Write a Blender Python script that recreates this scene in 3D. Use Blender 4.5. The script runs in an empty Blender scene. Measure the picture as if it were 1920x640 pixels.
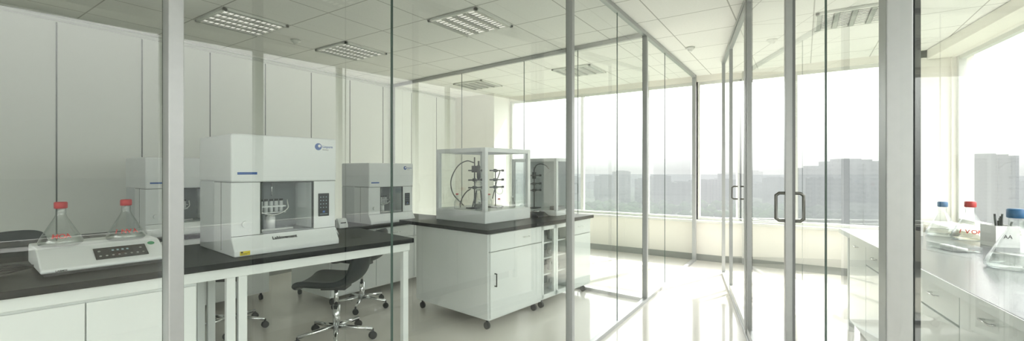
import bpy, bmesh, math, random
from mathutils import Vector, Matrix
random.seed(4)
S=bpy.context.scene
COL=S.collection
H=1.42; CH=2.92
# ------------------------------------------------------------ materials
def newmat(n):
    m=bpy.data.materials.new(n); m.use_nodes=True
    nt=m.node_tree; nt.nodes.clear()
    out=nt.nodes.new('ShaderNodeOutputMaterial')
    return m,nt,out
def pbr(n,col,rough=0.5,metal=0.0,noise=0.03,nscale=6.0,emis=None,es=0.0,spec=0.5):
    m,nt,out=newmat(n)
    b=nt.nodes.new('ShaderNodeBsdfPrincipled')
    b.inputs['Roughness'].default_value=rough; b.inputs['Metallic'].default_value=metal
    b.inputs['Specular IOR Level'].default_value=spec
    tc=nt.nodes.new('ShaderNodeTexCoord'); nz=nt.nodes.new('ShaderNodeTexNoise')
    nz.inputs['Scale'].default_value=nscale; nz.inputs['Detail'].default_value=3
    nt.links.new(tc.outputs['Object'],nz.inputs['Vector'])
    mx=nt.nodes.new('ShaderNodeMix'); mx.data_type='RGBA'
    c=Vector(col)
    mx.inputs[6].default_value=(*[max(0,x*(1-noise)) for x in c],1)
    mx.inputs[7].default_value=(*[min(1,x*(1+noise)) for x in c],1)
    nt.links.new(nz.outputs['Fac'],mx.inputs[0]); nt.links.new(mx.outputs[2],b.inputs['Base Color'])
    if es:
        b.inputs['Emission Color'].default_value=(*(emis or col),1); b.inputs['Emission Strength'].default_value=es
    nt.links.new(b.outputs[0],out.inputs[0])
    return m
def glassmat(n,tint,base=0.07,rough=0.0,gl=1.0,edge=None):
    m,nt,out=newmat(n)
    t=nt.nodes.new('ShaderNodeBsdfTransparent'); t.inputs[0].default_value=(*tint,1)
    g=nt.nodes.new('ShaderNodeBsdfGlossy'); g.inputs['Roughness'].default_value=rough; g.inputs[0].default_value=(gl,gl,gl,1)
    lw=nt.nodes.new('ShaderNodeLayerWeight'); lw.inputs[0].default_value=0.5
    p=nt.nodes.new('ShaderNodeMath'); p.operation='POWER'; p.inputs[1].default_value=5
    k=nt.nodes.new('ShaderNodeMath'); k.operation='MULTIPLY_ADD'; k.inputs[1].default_value=1-base; k.inputs[2].default_value=base
    mx=nt.nodes.new('ShaderNodeMixShader')
    nt.links.new(lw.outputs['Facing'],p.inputs[0]); nt.links.new(p.outputs[0],k.inputs[0]); nt.links.new(k.outputs[0],mx.inputs[0])
    if edge:
        q=nt.nodes.new('ShaderNodeMath'); q.operation='POWER'; q.inputs[1].default_value=2.6; nt.links.new(lw.outputs['Facing'],q.inputs[0])
        c=nt.nodes.new('ShaderNodeMix'); c.data_type='RGBA'; c.inputs[6].default_value=(*tint,1); c.inputs[7].default_value=(*edge,1)
        nt.links.new(q.outputs[0],c.inputs[0]); nt.links.new(c.outputs[2],t.inputs[0])
    nt.links.new(t.outputs[0],mx.inputs[1]); nt.links.new(g.outputs[0],mx.inputs[2]); nt.links.new(mx.outputs[0],out.inputs[0])
    return m
M={}
M['cab']=pbr('cabinet_white',(0.775,0.805,0.79),0.35)
M['plastic']=pbr('instrument_plastic',(0.62,0.655,0.66),0.4)
M['plastic2']=pbr('instrument_plastic_light',(0.77,0.80,0.80),0.35)
M['inner']=pbr('instrument_inner',(0.30,0.335,0.335),0.5)
M['black']=pbr('black_worktop',(0.005,0.006,0.008),0.38,spec=0.14)
M['grey_top']=pbr('grey_worktop',(0.13,0.135,0.145),0.22)
M['blackp']=pbr('black_plastic',(0.015,0.017,0.02),0.45)
M['seat']=pbr('seat_vinyl',(0.007,0.011,0.014),0.5,spec=.3)
M['metal']=pbr('brushed_aluminium',(0.42,0.43,0.43),0.36,0.55,noise=0.05,nscale=40)
M['chrome']=pbr('chrome',(0.75,0.76,0.76),0.12,1.0)
M['darkmetal']=pbr('dark_metal',(0.05,0.055,0.05),0.35,0.7)
M['handle']=pbr('handle_steel',(0.16,0.16,0.145),0.3,0.7)
M['seam']=pbr('seam_dark',(0.07,0.085,0.07),0.6)
M['seamgreen']=pbr('glass_edge',(0.05,0.085,0.07),0.3)
M['wall']=pbr('wall_panel',(0.765,0.785,0.74),0.42,noise=0.015,nscale=1.5)
M['cream']=pbr('cream_paint',(0.83,0.81,0.745),0.6)
M['frame']=pbr('window_frame',(0.68,0.69,0.655),0.4)
M['base']=pbr('baseboard_grey',(0.30,0.31,0.29),0.5)
M['glass']=glassmat('partition_glass',(0.925,0.95,0.935),0.075)
M['glassr']=glassmat('door_glass',(0.94,0.96,0.95),0.07)
M['wglass']=glassmat('window_glass',(0.985,0.988,0.985),0.04)
M['labglass']=glassmat('borosilicate',(0.93,0.95,0.94),0.07)
M['flask']=glassmat('flask_glass',(0.95,0.965,0.96),0.08,edge=(.25,.30,.29))
M['liquid']=glassmat('liquid',(0.86,0.88,0.86),0.05)
M['amber']=glassmat('pale_liquid',(0.90,0.88,0.80),0.05)
M['red']=pbr('red_cap',(0.50,0.015,0.015),0.4)
M['redink']=pbr('red_ink',(0.55,0.025,0.02),0.6)
M['blue']=pbr('blue_cap',(0.03,0.15,0.33),0.4)
M['bluelab']=pbr('blue_label',(0.03,0.11,0.36),0.5)
M['yellow']=pbr('yellow_label',(0.75,0.62,0.03),0.5)
M['green']=pbr('green_label',(0.04,0.30,0.12),0.5)
M['ink']=pbr('black_ink',(0.015,0.015,0.015),0.6)
M['white']=pbr('white_label',(0.85,0.85,0.83),0.5)
M['screen']=pbr('display_dark',(0.02,0.022,0.024),0.15)
M['led']=pbr('display_digits',(0.25,0.33,0.36),0.4,emis=(0.5,0.8,0.9),es=0.2)
M['lamp']=pbr('lamp_diffuser',(0.85,0.85,0.80),0.5,emis=(1,0.97,0.88),es=0.68)
M['louver']=pbr('louver_aluminium',(0.42,0.43,0.41),0.35,0.5)
M['tbar']=pbr('lamp_frame',(0.75,0.76,0.72),0.4)
M['floor']=pbr('floor_epoxy',(0.68,0.655,0.60),0.10,noise=0.04,nscale=0.9)
# ceiling with tile grid
def ceilmat(x0,y0,p):
    m,nt,out=newmat('ceiling_tile')
    b=nt.nodes.new('ShaderNodeBsdfPrincipled'); b.inputs['Roughness'].default_value=0.85
    tc=nt.nodes.new('ShaderNodeTexCoord'); sp=nt.nodes.new('ShaderNodeSeparateXYZ'); nt.links.new(tc.outputs['Object'],sp.inputs[0])
    ws=[]
    for i,o in ((0,x0),(1,y0)):
        a=nt.nodes.new('ShaderNodeMath'); a.operation='SUBTRACT'; a.inputs[1].default_value=o
        d=nt.nodes.new('ShaderNodeMath'); d.operation='DIVIDE'; d.inputs[1].default_value=p
        f=nt.nodes.new('ShaderNodeMath'); f.operation='FRACT'
        s=nt.nodes.new('ShaderNodeMath'); s.operation='SUBTRACT'; s.inputs[1].default_value=0.5
        ab=nt.nodes.new('ShaderNodeMath'); ab.operation='ABSOLUTE'
        g=nt.nodes.new('ShaderNodeMath'); g.operation='GREATER_THAN'; g.inputs[1].default_value=0.5-0.0085
        nt.links.new(sp.outputs[i],a.inputs[0])
        prev=a
        for q in (d,f,s,ab,g):
            nt.links.new(prev.outputs[0],q.inputs[0]); prev=q
        ws.append(prev)
    mxm=nt.nodes.new('ShaderNodeMath'); mxm.operation='MAXIMUM'
    nt.links.new(ws[0].outputs[0],mxm.inputs[0]); nt.links.new(ws[1].outputs[0],mxm.inputs[1])
    nz=nt.nodes.new('ShaderNodeTexNoise'); nz.inputs['Scale'].default_value=60
    nt.links.new(tc.outputs['Object'],nz.inputs['Vector'])
    r=nt.nodes.new('ShaderNodeMix'); r.data_type='RGBA'; r.inputs[6].default_value=(0.78,0.785,0.75,1); r.inputs[7].default_value=(0.85,0.85,0.82,1)
    nt.links.new(nz.outputs['Fac'],r.inputs[0])
    c=nt.nodes.new('ShaderNodeMix'); c.data_type='RGBA'; c.inputs[7].default_value=(0.44,0.44,0.41,1)
    nt.links.new(mxm.outputs[0],c.inputs[0]); nt.links.new(r.outputs[2],c.inputs[6])
    nt.links.new(c.outputs[2],b.inputs['Base Color']); nt.links.new(b.outputs[0],out.inputs[0])
    return m
GP=0.64
M['ceil']=ceilmat(-4.72-GP/2,2.17-GP/2,GP)
# hazy exterior (aerial perspective from world-space distance)
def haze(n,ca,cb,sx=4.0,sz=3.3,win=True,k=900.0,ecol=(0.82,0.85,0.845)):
    m,nt,out=newmat(n)
    tc=nt.nodes.new('ShaderNodeTexCoord'); d=nt.nodes.new('ShaderNodeBsdfDiffuse')
    c=nt.nodes.new('ShaderNodeMix'); c.data_type='RGBA'; c.inputs[6].default_value=(*ca,1); c.inputs[7].default_value=(*cb,1)
    if win:
        sp=nt.nodes.new('ShaderNodeSeparateXYZ'); nt.links.new(tc.outputs['Object'],sp.inputs[0])
        ad=nt.nodes.new('ShaderNodeMath'); ad.operation='ADD'; nt.links.new(sp.outputs[0],ad.inputs[0]); nt.links.new(sp.outputs[1],ad.inputs[1])
        r=[]
        for src,p,th in ((ad,sx,0.45),(sp,sz,0.5)):
            dv=nt.nodes.new('ShaderNodeMath'); dv.operation='DIVIDE'; dv.inputs[1].default_value=p
            nt.links.new(src.outputs[0] if src is ad else sp.outputs[2],dv.inputs[0])
            f=nt.nodes.new('ShaderNodeMath'); f.operation='FRACT'; nt.links.new(dv.outputs[0],f.inputs[0])
            g=nt.nodes.new('ShaderNodeMath'); g.operation='GREATER_THAN'; g.inputs[1].default_value=th; nt.links.new(f.outputs[0],g.inputs[0]); r.append(g)
        mu=nt.nodes.new('ShaderNodeMath'); mu.operation='MULTIPLY'; nt.links.new(r[0].outputs[0],mu.inputs[0]); nt.links.new(r[1].outputs[0],mu.inputs[1])
        nt.links.new(mu.outputs[0],c.inputs[0])
    else:
        nz=nt.nodes.new('ShaderNodeTexNoise'); nz.inputs['Scale'].default_value=0.02; nt.links.new(tc.outputs['Object'],nz.inputs['Vector']); nt.links.new(nz.outputs['Fac'],c.inputs[0])
    nt.links.new(c.outputs[2],d.inputs[0])
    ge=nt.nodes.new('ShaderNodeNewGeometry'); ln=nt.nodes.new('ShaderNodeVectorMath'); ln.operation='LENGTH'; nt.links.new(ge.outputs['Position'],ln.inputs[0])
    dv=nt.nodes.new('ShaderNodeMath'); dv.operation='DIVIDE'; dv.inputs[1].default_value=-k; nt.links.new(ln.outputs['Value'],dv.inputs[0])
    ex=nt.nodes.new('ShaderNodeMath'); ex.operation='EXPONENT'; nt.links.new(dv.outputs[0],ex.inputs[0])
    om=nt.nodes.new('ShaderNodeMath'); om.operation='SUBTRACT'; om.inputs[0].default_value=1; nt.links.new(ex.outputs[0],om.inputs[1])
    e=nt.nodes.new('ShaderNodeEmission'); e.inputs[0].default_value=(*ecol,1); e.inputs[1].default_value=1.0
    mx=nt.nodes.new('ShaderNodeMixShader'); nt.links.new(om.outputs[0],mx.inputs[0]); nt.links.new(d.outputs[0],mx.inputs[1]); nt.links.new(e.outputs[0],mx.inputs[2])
    nt.links.new(mx.outputs[0],out.inputs[0]); return m
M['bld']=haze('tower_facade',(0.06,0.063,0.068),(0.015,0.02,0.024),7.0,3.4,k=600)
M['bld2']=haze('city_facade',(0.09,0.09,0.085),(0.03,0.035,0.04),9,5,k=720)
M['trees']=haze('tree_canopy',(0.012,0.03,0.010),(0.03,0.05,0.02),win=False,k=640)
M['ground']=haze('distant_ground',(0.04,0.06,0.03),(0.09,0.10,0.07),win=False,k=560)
# ------------------------------------------------------------ mesh helpers
def link(o,parent=None):
    COL.objects.link(o)
    if parent: o.parent=parent
    return o
def root(name,x=0,y=0,z=0,rot=0):
    e=bpy.data.objects.new(name,None); e.empty_display_size=0.1
    e.location=(x,y,z); e.rotation_euler=(0,0,math.radians(rot)); return link(e)
def fin(bm,name,mat,parent,smooth=False):
    me=bpy.data.meshes.new(name); bm.normal_update(); bm.to_mesh(me); bm.free()
    mats=mat if isinstance(mat,(list,tuple)) else [mat]
    for q in mats: me.materials.append(M[q])
    if smooth:
        for p in me.polygons: p.use_smooth=True
    return link(bpy.data.objects.new(name,me),parent)
def addbox(bm,x0,x1,y0,y1,z0,z1,mi=0):
    v=[bm.verts.new((x,y,z)) for z in (z0,z1) for y in (y0,y1) for x in (x0,x1)]
    for f in ((0,2,3,1),(4,5,7,6),(0,1,5,4),(2,6,7,3),(0,4,6,2),(1,3,7,5)):
        fc=bm.faces.new([v[i] for i in f]); fc.material_index=mi
def box(par,name,x0,x1,y0,y1,z0,z1,mat,bev=0.0):
    bm=bmesh.new(); addbox(bm,min(x0,x1),max(x0,x1),min(y0,y1),max(y0,y1),min(z0,z1),max(z0,z1))
    o=fin(bm,name,mat,par)
    if bev:
        b=o.modifiers.new('bevel','BEVEL'); b.width=bev; b.segments=3; b.limit_method='ANGLE'
        w=o.modifiers.new('wn','WEIGHTED_NORMAL'); 
        for p in o.data.polygons: p.use_smooth=True
    return o
def boxes(par,name,lst,mat,bev=0.0):
    bm=bmesh.new()
    for b in lst: addbox(bm,*b)
    o=fin(bm,name,mat,par)
    if bev:
        m=o.modifiers.new('bevel','BEVEL'); m.width=bev; m.segments=2
    return o
def prism(par,name,poly,x0,x1,mat,bev=0.0):
    """poly = list of (y,z) extruded along x"""
    bm=bmesh.new()
    a=[bm.verts.new((x0,y,z)) for y,z in poly]; b=[bm.verts.new((x1,y,z)) for y,z in poly]
    n=len(poly); bm.faces.new(a); bm.faces.new(list(reversed(b)))
    for i in range(n): bm.faces.new([a[i],b[i],b[(i+1)%n],a[(i+1)%n]])
    bmesh.ops.recalc_face_normals(bm,faces=bm.faces)
    o=fin(bm,name,mat,par)
    if bev:
        m=o.modifiers.new('bevel','BEVEL'); m.width=bev; m.segments=3
        o.modifiers.new('wn','WEIGHTED_NORMAL')
        for p in o.data.polygons: p.use_smooth=True
    return o
def addcyl(bm,p0,p1,r,r2=None,seg=16):
    p0=Vector(p0);p1=Vector(p1); r2=r if r2 is None else r2
    d=(p1-p0).normalized(); up=Vector((0,0,1)) if abs(d.z)<.95 else Vector((1,0,0))
    a=d.cross(up).normalized(); b=d.cross(a)
    A=[];B=[]
    for i in range(seg):
        t=2*math.pi*i/seg; o=a*math.cos(t)+b*math.sin(t)
        A.append(bm.verts.new(p0+o*r)); B.append(bm.verts.new(p1+o*r2))
    bm.faces.new(A); bm.faces.new(list(reversed(B)))
    for i in range(seg):
        f=bm.faces.new([A[i],B[i],B[(i+1)%seg],A[(i+1)%seg]]); f.smooth=True
def cyl(par,name,p0,p1,r,mat,r2=None,seg=20):
    bm=bmesh.new(); addcyl(bm,p0,p1,r,r2,seg); bmesh.ops.recalc_face_normals(bm,faces=bm.faces)
    return fin(bm,name,mat,par)
def cyls(par,name,lst,mat,seg=14):
    bm=bmesh.new()
    for c in lst: addcyl(bm,*c,seg=seg)
    bmesh.ops.recalc_face_normals(bm,faces=bm.faces); return fin(bm,name,mat,par)
def lathe(par,name,prof,mat,c=(0,0,0),seg=32):
    bm=bmesh.new(); rings=[]
    for r,z in prof:
        rings.append([bm.verts.new((c[0]+r*math.cos(2*math.pi*i/seg),c[1]+r*math.sin(2*math.pi*i/seg),c[2]+z)) for i in range(seg)] if r>1e-5 else [bm.verts.new((c[0],c[1],c[2]+z))])
    for a,b in zip(rings,rings[1:]):
        for i in range(seg):
            j=(i+1)%seg
            if len(a)==1: f=[a[0],b[j],b[i]]
            elif len(b)==1: f=[a[i],a[j],b[0]]
            else: f=[a[i],a[j],b[j],b[i]]
            bm.faces.new(f)
    bmesh.ops.recalc_face_normals(bm,faces=bm.faces)
    return fin(bm,name,mat,par,True)
def quad(par,name,pts,mat):
    bm=bmesh.new(); bm.faces.new([bm.verts.new(p) for p in pts]); return fin(bm,name,mat,par)
def tube(par,name,pts,r,mat,cyclic=False,smooth=True):
    cu=bpy.data.curves.new(name,'CURVE'); cu.dimensions='3D'; cu.bevel_depth=r; cu.bevel_resolution=3; cu.resolution_u=8
    if smooth:
        sp=cu.splines.new('BEZIER'); sp.bezier_points.add(len(pts)-1)
        for b,p in zip(sp.bezier_points,pts): b.co=p; b.handle_left_type=b.handle_right_type='AUTO'
    else:
        sp=cu.splines.new('POLY'); sp.points.add(len(pts)-1)
        for b,p in zip(sp.points,pts): b.co=(*p,1)
    sp.use_cyclic_u=cyclic
    cu.materials.append(M[mat]); return link(bpy.data.objects.new(name,cu),par)
def text(par,name,s,loc,rot,size,mat,bold=0.0):
    cu=bpy.data.curves.new(name,'FONT'); cu.body=s; cu.size=size; cu.extrude=0.0004; cu.offset=bold
    cu.materials.append(M[mat]); o=bpy.data.objects.new(name,cu); o.location=loc; o.rotation_euler=[math.radians(a) for a in rot]
    return link(o,par)
# ------------------------------------------------------------ room shell
LW=-5.99; WW=7.40; CV=-1.43
RO=Vector((1.49,WW))
RANG=-82.15
def quadfloor(name,z,mat,flip=False):
    pts=[(LW,-3,z),(2.95,-3,z),(1.52,WW+.02,z),(LW,WW+.02,z)]
    if flip: pts.reverse()
    return quad(None,name,pts,mat)
quadfloor('floor',0,'floor'); quadfloor('ceiling',CH,'ceil',True)
box(None,'wall_left',LW-.15,LW,-3,WW+.2,0,CH,'wall')
boxes(None,'wall_back',[(LW-.15,3.2,-3.15,-3,0,.85),(LW-.15,3.2,-3.15,-3,2.6,CH),(LW-.15,-3.2,-3.15,-3,.85,2.6),(1.6,3.2,-3.15,-3,.85,2.6)],'wall')
seams=[]; k=-5
while 1.07+.655*k<7: 
    y=1.07+.655*k; seams.append((LW,LW+.004,y-.005,y+.005,.1,CH-.07)); k+=1
boxes(None,'trim_1',seams,'seam')
boxes(None,'trim_2',[(LW,LW+.02,-3,WW,CH-.06,CH-.045),(LW,LW+.03,-3,WW,CH-.02,CH)],'frame')
boxes(None,'baseboard_left',[(LW,LW+.015,-3,5.1,0,.1),(LW,LW+.015,5.3,6.87,0,.1)],'base')
box(None,'wall_column',LW,-5.0,6.87,WW+.2,0,CH,'cream')
# window wall (facing)
box(None,'wall_window',LW,1.52,WW,WW+.2,0,.60,'cream')
box(None,'trim_3',-5.0,1.30,WW-.06,WW+.2,.60,.64,'frame',.004)
box(None,'wall_header',-5.0,1.52,WW,WW+.2,2.83,CH,'cream')
box(None,'wall_corner',1.10,1.52,WW,WW+.2,.6,CH,'cream')
box(None,'baseboard_window',-5.0,1.40,WW-.012,WW,0,.10,'base')
def window(name,xs,y,z0,z1,w=.055):
    r=root(name,0,0,0)
    fr=[(xs[0],xs[-1],y,y+.06,z0,z0+.045),(xs[0],xs[-1],y,y+.06,z1-.045,z1)]
    for x in xs: fr.append((x-w/2,x+w/2,y-.005,y+.065,z0,z1))
    boxes(r,'frame',fr,'frame')
    quad(r,'pane',[(xs[0],y+.03,z0),(xs[-1],y+.03,z0),(xs[-1],y+.03,z1),(xs[0],y+.03,z1)],'wglass')
    return r
window('window_1',[-4.97,-3.40,-2.21,-1.43],WW+.03,.64,2.83)
window('window_2',[-1.40,-.10,1.07],WW+.03,.64,2.83)
window('fill_window',[-3.2,-1.6,0,1.6],-3.1,.85,2.6)  # unseen back-wall window, added to throw fill light on posts and cabinet fronts
# side window wall (right)
rw=root('wall_right',RO.x,RO.y,0,RANG)
box(rw,'wall_low',-.1,10.6,0,.2,0,.76,'cream')
box(rw,'wall_head',-.1,10.6,0,.2,2.80,CH,'cream')
box(rw,'wall_pier',-.1,.03,0,.2,.7,CH,'cream')
box(rw,'curtain_box',.0,10.6,-.22,0,2.80,CH-.003,'cream',.005)
box(rw,'sill',.02,10.6,-.28,.0,.76,.80,'frame',.004)
box(rw,'sill_front',.02,10.6,-.24,.0,0,.76,'cream')
w3=window('window_3',[.05,2.2,4.0,5.8,7.6,9.4,10.4],.05,.80,2.80); w3.location=(RO.x,RO.y,0); w3.rotation_euler=(0,0,math.radians(RANG))
# ------------------------------------------------------------ glass partitions
def glasswall(name,x,y,rot,length,posts,joints,mat='glass',railh=.045,zt=CH,start=0,railw=.045):
    r=root(name,x,y,0,rot)
    pb=[(p-w/2,p+w/2,-w/2-.003,w/2+.003,0,zt-.001) for p,w in posts]
    boxes(r,'posts',pb,'metal',.003)
    boxes(r,'rails',[(start,length,-railw/2,railw/2,zt-railh,zt-.002),(start,length,-railw/2,railw/2,.001,.035)],'metal',.002)
    ed=[start]+sorted([p for p,_ in posts]+list(joints))+[length]
    for a,b in zip(ed,ed[1:]):
        if b-a<.05: continue
        quad(r,'glass_pane',[(a,0,.03),(b,0,.03),(b,0,zt-.03),(a,0,zt-.03)],mat)
    if joints: boxes(r,'joints',[(j-.004,j+.004,-.003,.003,.03,zt-.04) for j in joints],'seamgreen')
    return r
cg=glasswall('glass_partition',CV,-2.9,90,10.22,[(3.38,.036),(5.82,.042),(7.65,.042),(10.2,.05)],[1.2,4.14,6.79,8.45])
# slim dark glazing beads on the lab side of each post
boxes(cg,'glazing_beads',[(p-w/2,p-w/2+.008,w/2+.003,w/2+.006,.03,CH-.04) for p,w in ((3.38,.036),(5.82,.042),(7.65,.042))],'seam')
dv=Vector((4.56-.03,-.45)); L=dv.length
glasswall('glass_partition',LW+.02,5.2,math.degrees(math.atan2(dv.y,dv.x)),L-.03,[(.02,.035)],[1.72,2.9,3.72],railh=.05)
# right glazed wall with doors
RA=Vector((-.917,6.60)); RB=Vector((.199,1.503)); rd=(RB-RA).normalized(); RL=(RB-RA).length
def onR(t): return RA+rd*t
rr=glasswall('glass_partition',RA.x,RA.y,math.degrees(math.atan2(rd.y,rd.x)),RL+1.3,[(.02,.035),(2.46,.042),(RL,.050)],[4.62],mat='glassr')
boxes(rr,'post_gasket',[(RL-.025,RL+.025,.029,.042,0,CH-.01),(2.445,2.475,.025,.031,0,CH-.01)],'blackp')
# doors (leafs standing in the right glazed wall)
def handle(par,x,z,hh=.065,out=.062):
    for sg,nm in ((1,'handle_inside'),(-1,'handle_outside')):
        pts=[(x,sg*.012,z-hh),(x,sg*(out-.015),z-hh),(x,sg*out,z-hh+.012),(x,sg*out,z+hh-.012),(x,sg*(out-.015),z+hh),(x,sg*.012,z+hh)]
        tube(par,nm,pts,.0085,'handle',smooth=False)
ang=math.degrees(math.atan2(rd.y,rd.x))
def door(name,t0,t1,hx,hz,hh):
    p=onR(t0); r=root(name,p.x,p.y,0,ang); w=t1-t0
    boxes(r,'stiles',[(0,.03,-.018,.018,.04,2.86),(w-.035,w,-.022,.010,.04,2.86)],'metal',.002)
    boxes(r,'edge_seal',[(w-.03,w+.001,.010,.022,.04,2.86)],'blackp')
    boxes(r,'rails',[(.03,w-.035,-.016,.016,.04,.10),(.03,w-.035,-.016,.016,2.82,2.865)],'metal')
    handle(r,hx,hz,hh)
    return r
tB=3.80+.22
door('door_1',2.50,tB,tB-2.5-.0175,1.23,.072)
door('door_2',1.0,2.40,.8,1.20,.062)
# ------------------------------------------------------------ ceiling lamps, detectors
def troffer(x,y):
    r=root('ceiling_lamp',x,y,CH); s=GP/2-.015; z=-.002
    boxes(r,'frame',[(-s,s,-s,-s+.03,-.022,z),(-s,s,s-.03,s,-.022,z),(-s,-s+.03,-s,s,-.022,z),(s-.03,s,-s,s,-.022,z)],'tbar')
    box(r,'reflector',-s+.03,s-.03,-s+.03,s-.03,-.004,z,'louver')
    st=[]; 
    for i in range(4):
        c=-s+.03+(2*s-.06)*(i+.5)/4; st.append((c-.042,c+.042,-s+.03,s-.03,-.010,-.004))
    boxes(r,'diffusers',st,'lamp')
    bl=[]
    n=11
    for i in range(1,n): 
        c=-s+.03+(2*s-.06)*i/n; bl.append((-s+.03,s-.03,c-.002,c+.002,-.020,-.004))
    for i in range(5):
        c=-s+.03+(2*s-.06)*i/4; bl.append((c-.018,c+.018,-s+.03,s-.03,-.024,-.004))
    boxes(r,'louvers',bl,'louver')
for x,y in ((-4.72,2.17),(-4.72,3.45),(-2.80,3.45),(-2.80,6.01),(-4.72,6.01),(.40,5.37),(.40,2.17),(-2.8,.25),(-4.72,-.39)): troffer(x,y)
def detector(x,y):
    r=root('smoke_detector',x,y,CH)
    lathe(r,'body',[(0,-.05),(.02,-.05),(.028,-.035),(.03,-.025),(.05,-.022),(.055,-.002),(0,-.002)],'tbar',seg=24)
detector(-4.85,2.8); detector(-1.15,5.63)
# ------------------------------------------------------------ benches
def bar_handle(par,x0,x1,y,z,name='handle'):
    tube(par,name,[(x0,y,z),(x0,y-.022,z),(x1,y-.022,z),(x1,y,z)],.004,'chrome',smooth=False)
b=root('lab_bench',-2.85,.34,0,80)
box(b,'worktop',-1.4,2.07,0,.88,.865,.90,'black',.004)
box(b,'apron',-1.38,2.05,.025,.86,.805,.865,'cab',.003)
box(b,'cabinet_body',-1.36,.70,.05,.84,.08,.805,'cab')
box(b,'plinth',-1.34,.68,.09,.82,0,.08,'base')
for i,(a,c) in enumerate(((-1.05,-.40),(-.395,.26),(.265,.695))): 
    box(b,'cabinet_door',a,c,.03,.05,.09,.79,'cab',.003)
for i,x in enumerate((.84,.90,2.0)):
    lg=[(x-.0,x+.045,.04,.085,0,.81)]
    if x<1.5: lg.append((x,x+.045,.78,.825,0,.81))
    boxes(b,'leg_%d'%(i+1),lg,'cab',.003)
def caster(par,x,y,r=.03):
    cyls(par,'caster',[((x-.012,y,r),(x+.012,y,r),r),((x,y,r),(x,y,.095),.012)],'blackp')
def island():
    r=root('lab_island',-2.27,3.02,0,83)
    Lx=1.80; W=1.29
    box(r,'worktop',0,Lx,0,W,.865,.90,'black',.004)
    b0=.05; b1=W-.22
    box(r,'body',.07,.83,b0,b1,.09,.865,'cab')
    box(r,'body_end',1.34,Lx-.02,b0,b1,.09,.865,'cab')
    boxes(r,'display_carcass',[(.83,1.34,b0+.02,b1,.09,.14),(.83,1.34,b0+.02,b1,.82,.865),(.83,1.34,b0+.3,b1,.14,.82)],'cab')
    box(r,'display_lining',.83,1.34,b0+.29,b0+.30,.14,.82,'inner')
    boxes(r,'display_shelves',[(.83,1.34,b0+.03,b0+.29,.33,.345),(.83,1.34,b0+.03,b0+.29,.50,.515),(.83,1.34,b0+.03,b0+.29,.66,.675)],'cab')
    for k,(a,c) in enumerate(((.84,1.08),(1.09,1.33))):
        boxes(r,'glass_door_frame',[(a,a+.03,b0-.01,b0+.015,.11,.85),(c-.03,c,b0-.01,b0+.015,.11,.85),(a,c,b0-.01,b0+.015,.11,.15),(a,c,b0-.01,b0+.015,.81,.85)],'cab')
        quad(r,'glass_door_pane',[(a+.02,b0+.003,.14),(c-.02,b0+.003,.14),(c-.02,b0+.003,.82),(a+.02,b0+.003,.82)],'labglass')
    for sx in (.9,.97,1.03,1.15,1.22,1.29):
        for sz in (.14,.345,.515,.675):
            if random.random()<.75:
                h=random.uniform(.06,.11)
                lathe(r,'stored_glassware',[(0,0),(.024,0),(.026,.01),(.024,h*.6),(.012,h*.8),(.012,h)],'flask' if random.random()<.6 else 'inner',(sx,b0+.12,sz),12)
    box(r,'drawer_front',.075,.825,b0-.018,b0,.70,.855,'cab',.003)
    box(r,'door_front',.075,.825,b0-.018,b0,.11,.692,'cab',.003)
    box(r,'drawer_front',1.345,Lx-.025,b0-.018,b0,.70,.855,'cab',.003)
    box(r,'door_front',1.345,Lx-.025,b0-.018,b0,.11,.692,'cab',.003)
    box(r,'side_panel',.055,.07,b0,b1,.10,.86,'cab',.003)
    boxes(r,'door_gaps',[(.07,.83,b0-.004,b0+.0005,.692,.70),(1.34,Lx-.02,b0-.004,b0+.0005,.692,.70)],'base')
    bar_handle(r,.52,.60,b0-.018,.785); bar_handle(r,1.5,1.58,b0-.018,.785)
    tube(r,'handle',[(.13,b0-.018,.39),(.13,b0-.04,.39),(.13,b0-.04,.50),(.13,b0-.018,.50)],.006,'darkmetal',smooth=False)
    for x,y in ((.1,b0+.05),(.1,b1-.05),(.78,b0+.05),(.9,b0+.05),(Lx-.08,b0+.05),(Lx-.08,b1-.05)): caster(r,x,y,.032)
    return r
island()
def backbench(x,y,rot,L,W,zt=.80):
    r=root('mobile_cabinet_bench',x,y,0,rot)
    box(r,'worktop',0,L,0,W,zt-.035,zt,'black',.004)
    box(r,'body',.04,L-.04,.04,W-.03,.09,zt-.035,'cab')
    n=max(1,round(L/.6))
    for i in range(n):
        a=.045+(L-.09)*i/n; c=.045+(L-.09)*(i+1)/n
        box(r,'door_front',a+.003,c-.003,.022,.04,.11,zt-.19,'cab',.003)
        box(r,'drawer_front',a+.003,c-.003,.022,.04,zt-.18,zt-.045,'cab',.003)
        bar_handle(r,(a+c)/2-.05,(a+c)/2+.05,.022,zt-.11)
    for a in (.1,L-.1):
        for c in (.1,W-.1): caster(r,a,c,.03)
backbench(-4.05,2.68,87,1.75,.86)
backbench(-4.90,1.18,88,1.38,.95)
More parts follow.
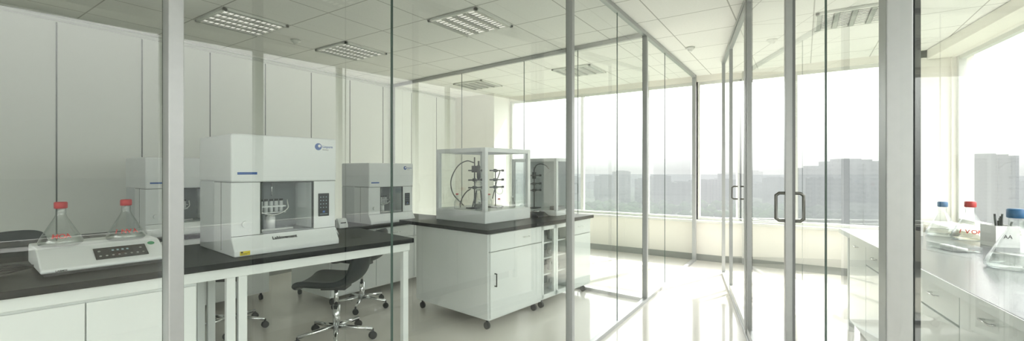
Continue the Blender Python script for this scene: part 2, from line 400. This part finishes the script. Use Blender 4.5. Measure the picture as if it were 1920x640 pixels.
# ------------------------------------------------------------ analysers
def analyser(x,y,z,rot,s=1.0,full=True):
    r=root('lab_analyser',x,y,z,rot); r.scale=(s,s,s)
    W=.66; D=.60; HH=.745
    box(r,'rear_body',0,W,.30,D,.012,.45,'plastic',.008)
    box(r,'left_housing',0,.165,.0,.33,.10,.45,'plastic2',.006)
    box(r,'right_housing',.505,W,.0,.33,.10,.45,'plastic2',.006)
    box(r,'top_cover',-.003,W+.003,-.012,D,.448,HH,'plastic2',.014)
    prism(r,'base_plinth',[(-.055,.0),(-.055,.035),(0.0,.118),(.32,.118),(.32,0)],0,W,'plastic2',.008)
    box(r,'base_rear',0,W,.30,D,0,.05,'plastic',.006)
    boxes(r,'seam',[(-.0015,.0,.17,.173,.02,.45),(.164,.166,-.001,.002,.12,.45)],'seam')
    boxes(r,'cover_joint',[(-.001,.165,-.001,.30,.4455,.4485),(.505,W+.001,-.001,.30,.4455,.4485),(.0,W,-.0015,.0,.1165,.1195)],'seam')
    box(r,'chamber_back',.16,.51,.28,.30,.11,.45,'inner')
    box(r,'chamber_deck',.165,.505,.0,.28,.118,.124,'inner')
    boxes(r,'chamber_frame',[(.16,.172,.004,.02,.12,.45),(.498,.51,.004,.02,.12,.45),(.16,.51,.004,.02,.44,.452)],'darkmetal')
    quad(r,'chamber_side_glass',[(.40,.012,.125),(.498,.012,.125),(.498,.012,.44),(.40,.012,.44)],'labglass')
    box(r,'tray',.18,.38,.03,.22,.124,.142,'chrome',.003)
    boxes(r,'rack_plates',[(.17,.37,.12,.18,.275,.283),(.17,.37,.12,.18,.235,.24)],'plastic2')
    tube(r,'rack_rail',[(.17,.1,.32),(.18,.08,.26),(.36,.08,.26),(.37,.1,.32)],.004,'chrome')
    for i in range(6):
        xx=.19+.032*i
        cyl(r,'vial',(xx,.15,.24),(xx,.15,.315),.0115,'plastic2',seg=12); cyl(r,'vial_cap',(xx,.15,.315),(xx,.15,.328),.012,'darkmetal',seg=12)
    cyl(r,'sample_cup',(.27,.12,.142),(.27,.12,.215),.028,'plastic2'); cyl(r,'sample_cup_lid',(.27,.12,.215),(.27,.12,.222),.03,'chrome')
    cyl(r,'probe',(.29,.15,.45),(.29,.15,.35),.004,'chrome',seg=8)
    box(r,'touch_panel',.535,.612,-.006,.002,.20,.36,'screen',.003)
    kk=[(.547+.02*i,.553+.02*i,-.0072,-.006,.260+.024*j,.264+.024*j) for i in range(3) for j in range(4)]
    boxes(r,'touch_icons',kk+[(.545,.60,-.0072,-.006,.215,.217)],'led')
    box(r,'touch_key',.565,.58,-.0072,-.006,.225,.238,'bluelab')
    cyl(r,'knob',(.075,0,.19),(.075,-.025,.19),.02,'plastic2')
    box(r,'blue_label',.03,.14,-.0135,-.012,.495,.510,'bluelab')
    cyl(r,'round_mark',(.53,-.012,.685),(.53,-.0135,.685),.024,'bluelab',seg=32)
    cyl(r,'round_mark_centre',(.537,-.0135,.69),(.537,-.0142,.69),.010,'white',seg=24)
    text(r,'maker_text','Linpure',(.56,-.0125,.678),(90,0,0),.024,'bluelab',.0003)
    text(r,'maker_subtext','laboratory',(.56,-.0125,.662),(90,0,0),.010,'ink')
    if full:
        # lettering lies on the sloped plinth (slope from (-.055,.035) to (0,.118))
        text(r,'model_text','Labinvement',(.225,-.0285,.080),(56.5,0,0),.030,'ink',.0007)
        box(r,'warning_label',.03,.085,-.0565,-.055,.008,.033,'yellow')
        boxes(r,'warning_label_print',[(.034,.081,-.0572,-.0565,.019,.021),(.034,.07,-.0572,-.0565,.013,.015),(.034,.046,-.0572,-.0565,.023,.031)],'ink')
    return r
analyser(-2.865,1.25,.90,84)
analyser(-4.14,3.25,.80,85,.95,False)
analyser(-5.02,1.47,.80,88,1.0,False)
# ------------------------------------------------------------ flasks
def flask(x,y,z,s,cap,txt=None,trot=0,liq='liquid',name='erlenmeyer_flask'):
    r=root(name,x,y,z,trot); r.scale=(s,s,s)
    lathe(r,'glass_body',[(0,.002),(.078,.002),(.088,.010),(.089,.022),(.080,.045),(.045,.115),(.026,.152),(.021,.168),(.021,.20),(.026,.207)],'flask',seg=40)
    lathe(r,'liquid',[(0,.006),(.082,.008),(.084,.022),(.075,.045),(.069,.057),(0,.057)],liq,seg=32)
    lathe(r,'cap',[(.0,.20),(.024,.20),(.027,.203),(.027,.232),(.023,.236),(0,.236)],cap,seg=24)
    if txt:
        n=len(txt)
        for i,ch in enumerate(txt):
            a=math.radians(-90+(i-(n-1)/2)*19); rr_=.0835
            text(r,'flask_letter',ch,(rr_*math.cos(a)+.009*math.sin(a),rr_*math.sin(a)-.009*math.cos(a),.046),(63,0,math.degrees(a)+90),.034,'redink',.0008)
    return r
def face(x,y): return math.degrees(math.atan2(-x,y))*1.0
def shaker():
    r=root('orbital_shaker',-3.02,.485,.90,86)
    W=.49; D=.50
    prism(r,'housing',[(-.0,.022),(-.0,.04),(.16,.118),(.19,.124),(D-.02,.124),(D,.11),(D,.022)],0,W,'plastic2',.008)
    box(r,'underbody',.015,W-.015,.015,D-.02,.006,.024,'blackp')
    cyls(r,'feet',[((a,c,0),(a,c,.01),.014) for a in (.05,W-.05) for c in (.05,D-.06)],'blackp')
    sl=math.degrees(math.atan2(.078,.16))
    p=root('control_panel',.0,.0,.0); p.parent=r; p.location=(.20,.012,.0475); p.rotation_euler=(math.radians(sl),0,0)
    box(p,'display_bezel',0,.215,.02,.125,0,.004,'screen',.002)
    box(p,'display_window',.06,.155,.07,.108,.004,.0052,'darkmetal')
    boxes(p,'display_digits',[(.07+.02*i,.079+.02*i,.084,.096,.0052,.006) for i in range(4)],'led')
    cyls(p,'buttons',[((.02+.025*i,.045,.004),(.02+.025*i,.045,.0065),.005) for i in range(8)],'base')
    cyls(p,'buttons_side',[((.02+.17*i,.09,.004),(.02+.17*i,.09,.0065),.006) for i in range(2)],'base')
    cyl(p,'round_sticker',(W-.20-.045,.13,0),(W-.20-.045,.13,.001),.016,'green',seg=24)
    text(r,'small_text','LABMIX',(.05,-.0008,.026),(90,0,0),.012,'ink',.0003)
    box(r,'rating_plate',W,W+.001,.02,.10,.04,.055,'ink')
    return r
shaker()
flask(-3.27,.60,1.025,.97,'red','MOA',face(-3.27,.6))
flask(-3.24,.86,1.025,.97,'red','INVA',face(-3.24,.86))
flask(-3.05,2.02,.90,.9,'red')
flask(.92,4.80,.90,1.15,'blue'); flask(1.04,4.64,.90,1.22,'red','IVOA',face(1.07,4.6),liq='amber'); flask(.93,3.385,.90,1.35,'blue')
c=root('power_cable',-3.2,.3,.905)
for i in range(4):
    tube(c,'cable_%d'%(i+1),[(-.15+.03*i,.26,.02),(-.1,.12-.02*i,.004+.01*i),(.05-.05*i,.02,.006),(.1,-.12-.04*i,.005),(-.05,-.4,.005)],.005,'blackp')
# ------------------------------------------------------------ apparatus
def stand(par,x,y,z,h=.55,s=1):
    box(par,'stand_base',x-.08,x+.08,y-.05,y+.05,z,z+.012,'blackp',.003)
    cyl(par,'stand_rod',(x,y,z),(x,y,z+h),.007,'darkmetal',seg=10)
    for k,zz in enumerate((.30,.40,.22)):
        cyls(par,'clamp_%d'%k,[((x-.09,y,z+zz),(x+.10,y-.02,z+zz),.007),((x-.02,y,z+zz),(x+.02,y,z+zz),.017),((x+.10,y-.02,z+zz-.012),(x+.10,y-.02,z+zz+.012),.015)],'darkmetal')
def sphereflask(par,x,y,z,r,mat='flask'):
    pr=[(0,-r)]+[(r*math.cos(t),r*math.sin(t)) for t in [math.radians(a) for a in range(-75,66,15)]]+[(r*.3,r*1.1),(r*.3,r*2.1),(r*.4,r*2.15)]
    lathe(par,'round_flask',pr,mat,(x,y,z),24)
def enclosure(name,x,y,z,rot,W,D,HH,base,p=.035,solid_left=False):
    r=root(name,x,y,z,rot)
    box(r,'base_tray',0,W,0,D,.0,base,'plastic2',.006)
    fr=[]
    for a in (0,W-p):
        for c in (0,D-p): fr.append((a,a+p,c,c+p,base,HH))
    for c in (0,D-p): fr.append((p,W-p,c,c+p,HH-p,HH))
    for a in (0,W-p): fr.append((a,a+p,p,D-p,HH-p,HH))
    boxes(r,'frame',fr,'plastic2',.003)
    e=p/2
    for nm,pts in (('pane_front',[(e,e,base),(W-e,e,base),(W-e,e,HH-e),(e,e,HH-e)]),('pane_back',[(e,D-e,base),(W-e,D-e,base),(W-e,D-e,HH-e),(e,D-e,HH-e)]),
                   ('pane_right',[(W-e,e,base),(W-e,D-e,base),(W-e,D-e,HH-e),(W-e,e,HH-e)])):
        quad(r,nm,pts,'labglass')
    if solid_left: box(r,'side_panel',.004,.014,p,D-p,base,HH-p,'plastic')
    else: quad(r,'pane_left',[(e,e,base),(e,D-e,base),(e,D-e,HH-e),(e,e,HH-e)],'labglass')
    box(r,'roof_panel',p,W-p,p,D-p,HH-.012,HH-.004,'plastic')
    return r
e1=enclosure('glass_enclosure',-2.56,3.37,.90,84,.72,.72,.745,.12,.042)
stand(e1,.22,.36,.12,.54); stand(e1,.46,.28,.12,.42)
sphereflask(e1,.22,.30,.36,.05); sphereflask(e1,.46,.22,.30,.04)
lathe(e1,'condenser',[(.0,0),(.012,0),(.020,.03),(.020,.14),(.01,.16),(.01,.2)],'darkmetal',(.22,.30,.42),16)
cyl(e1,'motor_head',(.22,.36,.50),(.22,.36,.57),.032,'darkmetal')
tube(e1,'hose',[(.22,.36,.60),(.18,.45,.62),(.10,.55,.50),(.12,.6,.30),(.2,.5,.14)],.006,'darkmetal')
tube(e1,'hose',[(.46,.28,.50),(.55,.3,.52),(.62,.4,.40),(.60,.45,.2)],.006,'darkmetal')
tube(e1,'hose',[(.10,.30,.33),(.04,.3,.30),(.06,.4,.2),(.15,.5,.13)],.006,'darkmetal')
cyls(e1,'burner_legs',[((.16,.30,.12),(.19,.30,.31),.006),((.28,.30,.12),(.25,.30,.31),.006),((.22,.40,.12),(.22,.33,.31),.006)],'darkmetal')
cyl(e1,'hotplate',(.24,.30,.12),(.24,.30,.17),.07,'darkmetal')
for i,(a,cx,h) in enumerate(((.08,.16,.07),(.34,.12,.08),(.58,.14,.09),(.60,.5,.10),(.4,.5,.12),(.10,.5,.12))):
    lathe(e1,'small_bottle',[(0,0),(.033,0),(.035,.01),(.030,h*.6),(.012,h*.85),(.012,h*1.2),(.0,h*1.2)],'flask',(a,cx,.12),16)
    cyl(e1,'small_bottle_cap',(a,cx,.12+h*1.2),(a,cx,.12+h*1.2+.014),.014,'red' if i%2 else 'plastic2',seg=12)
e2=enclosure('glass_enclosure',-2.33,4.40,.90,84,.34,.66,.66,.06,.035)
box(e2,'rear_panel',.305,.315,.04,.62,.06,.63,'plastic')
stand(e2,.14,.42,.06,.5); sphereflask(e2,.14,.36,.33,.045); cyl(e2,'motor_head',(.14,.42,.42),(.14,.42,.50),.025,'darkmetal')
tube(e2,'hose',[(.14,.42,.53),(.14,.38,.585),(.14,.26,.585),(.14,.2,.54)],.006,'darkmetal')
box(e2,'controller',.08,.26,.05,.15,.06,.10,'blackp',.004)
sc=root('balance_scale',-2.42,4.15,.90,84)
prism(sc,'body',[(0,0),(0,.018),(.05,.05),(.16,.055),(.16,0)],0,.19,'blackp',.004)
cyl(sc,'pan',(.095,.11,.055),(.095,.11,.066),.05,'chrome')
bx=root('tube_box',-3.55,2.15,.90,80)
box(bx,'body',0,.06,0,.06,0,.05,'plastic2',.004); box(bx,'lid',-.002,.062,-.002,.062,.05,.07,'bluelab',.003)
tm=root('bench_timer',-4.12,2.86,.801,84)
prism(tm,'body',[(0,0),(0,.03),(.04,.10),(.08,.10),(.08,0)],0,.10,'plastic2',.004); box(tm,'screen',.02,.08,.008,.012,.05,.06,'screen')
# ------------------------------------------------------------ chairs
def chair(x,y,rot,sh=.48,back=.24,s=1.0):
    r=root('lab_chair',x,y,0,rot); r.scale=(s,s,s)
    cs=[]
    bm=bmesh.new()
    for i in range(5):
        a=math.radians(72*i+20); ex,ey=.27*math.cos(a),.27*math.sin(a)
        addcyl(bm,(0,0,.10),(ex,ey,.075),.022,.012,12); cs.append((ex,ey))
    bmesh.ops.recalc_face_normals(bm,faces=bm.faces); fin(bm,'star_base','chrome',r)
    for ex,ey in cs: cyls(r,'caster',[((ex-.012,ey-.01,.028),(ex+.012,ey+.01,.028),.028),((ex,ey,.03),(ex,ey,.075),.008)],'blackp')
    cyl(r,'lower_column',(0,0,.08),(0,0,.26),.026,'chrome'); cyl(r,'gas_lift',(0,0,.25),(0,0,sh-.05),.015,'chrome')
    box(r,'mechanism',-.07,.07,-.09,.09,sh-.06,sh-.03,'blackp',.005)
    prof=[(-.24,-.045),(-.225,-.012),(-.17,0),(-.05,-.012),(.06,-.012),(.14,.005),(.19,.045),(.215,.11),(.228,back*.75),(.24,back)]
    bm=bmesh.new(); rows=[]; n=12
    for k,(yy,zz) in enumerate(prof):
        t=k/(len(prof)-1); w=.215*(1-.30*max(0,(t-.55)/.45)**2) if t>.5 else .215*(.88+.12*min(1,t/.2))
        row=[]
        for i in range(n+1):
            u=-1+2*i/n; up=.025*abs(u)**3*(1 if t<.6 else 0); fw=-.05*abs(u)**2*(1 if t>.55 else 0)
            dz=-.03*abs(u)**4 if k==len(prof)-1 else 0
            row.append(bm.verts.new((w*u,yy+fw,sh+zz+up+dz)))
        rows.append(row)
    for a,c in zip(rows,rows[1:]):
        for i in range(n): bm.faces.new([a[i],a[i+1],c[i+1],c[i]])
    bmesh.ops.recalc_face_normals(bm,faces=bm.faces)
    o=fin(bm,'seat_shell','seat',r,True)
    so=o.modifiers.new('sol','SOLIDIFY'); so.thickness=.045; so.offset=0
    su=o.modifiers.new('sub','SUBSURF'); su.levels=1; su.render_levels=2
    return r
chair(-3.27,2.24,-56,.445,.25,1.12)
chair(-3.84,2.93,-70,.50,.32)
chair(-4.26,1.86,-50,.48,.16,1.05)
chair(-4.72,.70,100,.50,.47)
# ------------------------------------------------------------ right counter
cr=root('lab_counter',.27,4.92,0,RANG)
box(cr,'worktop',0,3.7,0,1.0,.862,.90,'grey_top',.004)
box(cr,'worktop_edge',-.004,3.7,-.006,-.0005,.858,.8995,'plastic2',.001)
box(cr,'body',.08,3.66,.07,.96,.10,.862,'cab')
box(cr,'plinth',.12,3.6,.12,.9,.0,.10,'base')
x=.085; i=0
while x<3.5:
    w=.5
    box(cr,'door_front',x,x+w-.006,.052,.07,.11,.855 if i%2==0 else .68,'cab',.003)
    if i%2: 
        box(cr,'drawer_front',x,x+w-.006,.052,.07,.69,.855,'cab',.003); bar_handle(cr,x+.2,x+.28,.052,.775)
    else: bar_handle(cr,x+.22,x+.30,.052,.79)
    x+=w; i+=1
boxes(cr,'end_legs',[(.03,.075,.05,.09,0,.862),(.03,.075,.90,.94,0,.862)],'cab')
def pencup(x,y,s=1):
    r=root('pen_holder',x,y,.9005,20); r.scale=(s,s,s)
    boxes(r,'cup',[(-.055,.055,-.055,-.05,0,.12),(-.055,.055,.05,.055,0,.12),(-.055,-.05,-.05,.05,0,.12),(.05,.055,-.05,.05,0,.12),(-.05,.05,-.05,.05,0,.006)],'white')
    for i in range(9):
        a=random.uniform(-.035,.035);c=random.uniform(-.035,.035)
        cyl(r,'pen',(a*.5,c*.5,.01),(a*1.2,c*1.2,.14+random.uniform(0,.05)),.005,random.choice(['ink','seam','darkmetal','bluelab']),seg=8)
    text(r,'cup_text','AA',(-.02,-.0556,.05),(90,0,0),.03,'ink')
pencup(1.12,4.36,1.2); pencup(.72,4.72,.95)
ty=root('sample_tray',.82,4.01,.901,-70)
boxes(ty,'tray',[(-.12,.12,-.08,.08,.0,.005),(-.12,.12,-.08,-.076,.005,.035),(-.12,.12,.076,.08,.005,.035),(-.12,-.116,-.076,.076,.005,.035),(.116,.12,-.076,.076,.005,.035)],'flask')
for i in range(4): cyl(ty,'petri_dish',(-.08+.053*i,0,.005),(-.08+.053*i,0,.02),.024,'white',seg=20)
# ------------------------------------------------------------ exterior
c33=.832; s33=.555
def cw(X,Y): return (c33*X-s33*Y, s33*X+c33*Y)
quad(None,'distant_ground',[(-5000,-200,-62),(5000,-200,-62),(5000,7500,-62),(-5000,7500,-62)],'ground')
def tower(name,X,Y,w,d,top,mat,rot=None,crown=True):
    x,y=cw(X,Y); r=root(name,x,y,-62,(33.7+random.uniform(-15,15)) if rot is None else rot)
    h=top+62+1.42
    lst=[(-w/2,w/2,-d/2,d/2,0,h)]
    if crown: lst+= [(-w*.3,w*.15,-d/3,d/3,h,h+w*.06),(w*.2,w*.4,-d/4,d/4,h,h+w*.04)]
    lst+=[(-w/2-w*.02,-w*.2,-d/2-w*.04,-d/2,0,h*.985),(w*.12,w*.4,-d/2-w*.04,-d/2,0,h*.97)]
    boxes(r,'tower_block',lst,mat)
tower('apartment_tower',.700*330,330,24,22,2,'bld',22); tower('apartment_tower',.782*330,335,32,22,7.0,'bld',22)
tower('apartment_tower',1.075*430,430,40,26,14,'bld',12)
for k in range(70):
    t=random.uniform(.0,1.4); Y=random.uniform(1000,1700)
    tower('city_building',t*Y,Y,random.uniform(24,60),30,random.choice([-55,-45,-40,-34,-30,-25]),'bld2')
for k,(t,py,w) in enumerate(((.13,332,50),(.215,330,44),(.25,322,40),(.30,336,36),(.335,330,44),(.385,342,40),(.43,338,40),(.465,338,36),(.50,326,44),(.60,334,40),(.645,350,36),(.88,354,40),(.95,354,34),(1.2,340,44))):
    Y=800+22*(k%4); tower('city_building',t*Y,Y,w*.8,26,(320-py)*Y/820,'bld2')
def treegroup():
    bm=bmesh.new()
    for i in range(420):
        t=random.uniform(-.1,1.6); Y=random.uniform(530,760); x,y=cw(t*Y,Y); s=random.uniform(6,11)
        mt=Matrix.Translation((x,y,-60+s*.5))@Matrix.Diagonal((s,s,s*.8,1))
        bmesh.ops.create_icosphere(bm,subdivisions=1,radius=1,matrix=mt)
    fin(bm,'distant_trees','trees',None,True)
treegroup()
# ------------------------------------------------------------ light
w=bpy.data.worlds.new('sky'); S.world=w; w.use_nodes=True; nt=w.node_tree; nt.nodes.clear()
o=nt.nodes.new('ShaderNodeOutputWorld'); bg=nt.nodes.new('ShaderNodeBackground'); tc=nt.nodes.new('ShaderNodeTexCoord'); sp=nt.nodes.new('ShaderNodeSeparateXYZ')
cr_=nt.nodes.new('ShaderNodeValToRGB'); e=cr_.color_ramp.elements
e[0].position=0.0; e[0].color=(.97,.975,.95,1); e[1].position=1; e[1].color=(.90,.94,1,1)
e2_=cr_.color_ramp.elements.new(.2); e2_.color=(1.0,.99,.955,1)
st=nt.nodes.new('ShaderNodeMapRange'); st.inputs['From Min'].default_value=0.0; st.inputs['From Max'].default_value=.45; st.inputs['To Min'].default_value=1.10; st.inputs['To Max'].default_value=7.6
nt.links.new(tc.outputs['Generated'],sp.inputs[0]); nt.links.new(sp.outputs[2],cr_.inputs[0]); nt.links.new(sp.outputs[2],st.inputs[0])
nt.links.new(cr_.outputs[0],bg.inputs[0]); nt.links.new(st.outputs[0],bg.inputs[1]); nt.links.new(bg.outputs[0],o.inputs[0])
sl=bpy.data.lights.new('sun','SUN'); sl.energy=13; sl.angle=math.radians(1.2); sl.color=(1,.945,.86)
so=bpy.data.objects.new('sun',sl); so.rotation_euler=Vector((-.38,-1,-1.15)).to_track_quat('-Z','Y').to_euler(); so.location=(5,12,12); link(so)
# ------------------------------------------------------------ camera
cd=bpy.data.cameras.new('camera'); cam=bpy.data.objects.new('camera',cd); link(cam)
cd.sensor_fit='HORIZONTAL'; cd.sensor_width=36; cd.lens=36*820/1920; cd.clip_start=.05; cd.clip_end=12000
cam.location=(0,0,H); cam.rotation_euler=(math.radians(90),0,math.atan2(.555,.832))
S.camera=cam
S.view_settings.view_transform='Standard'
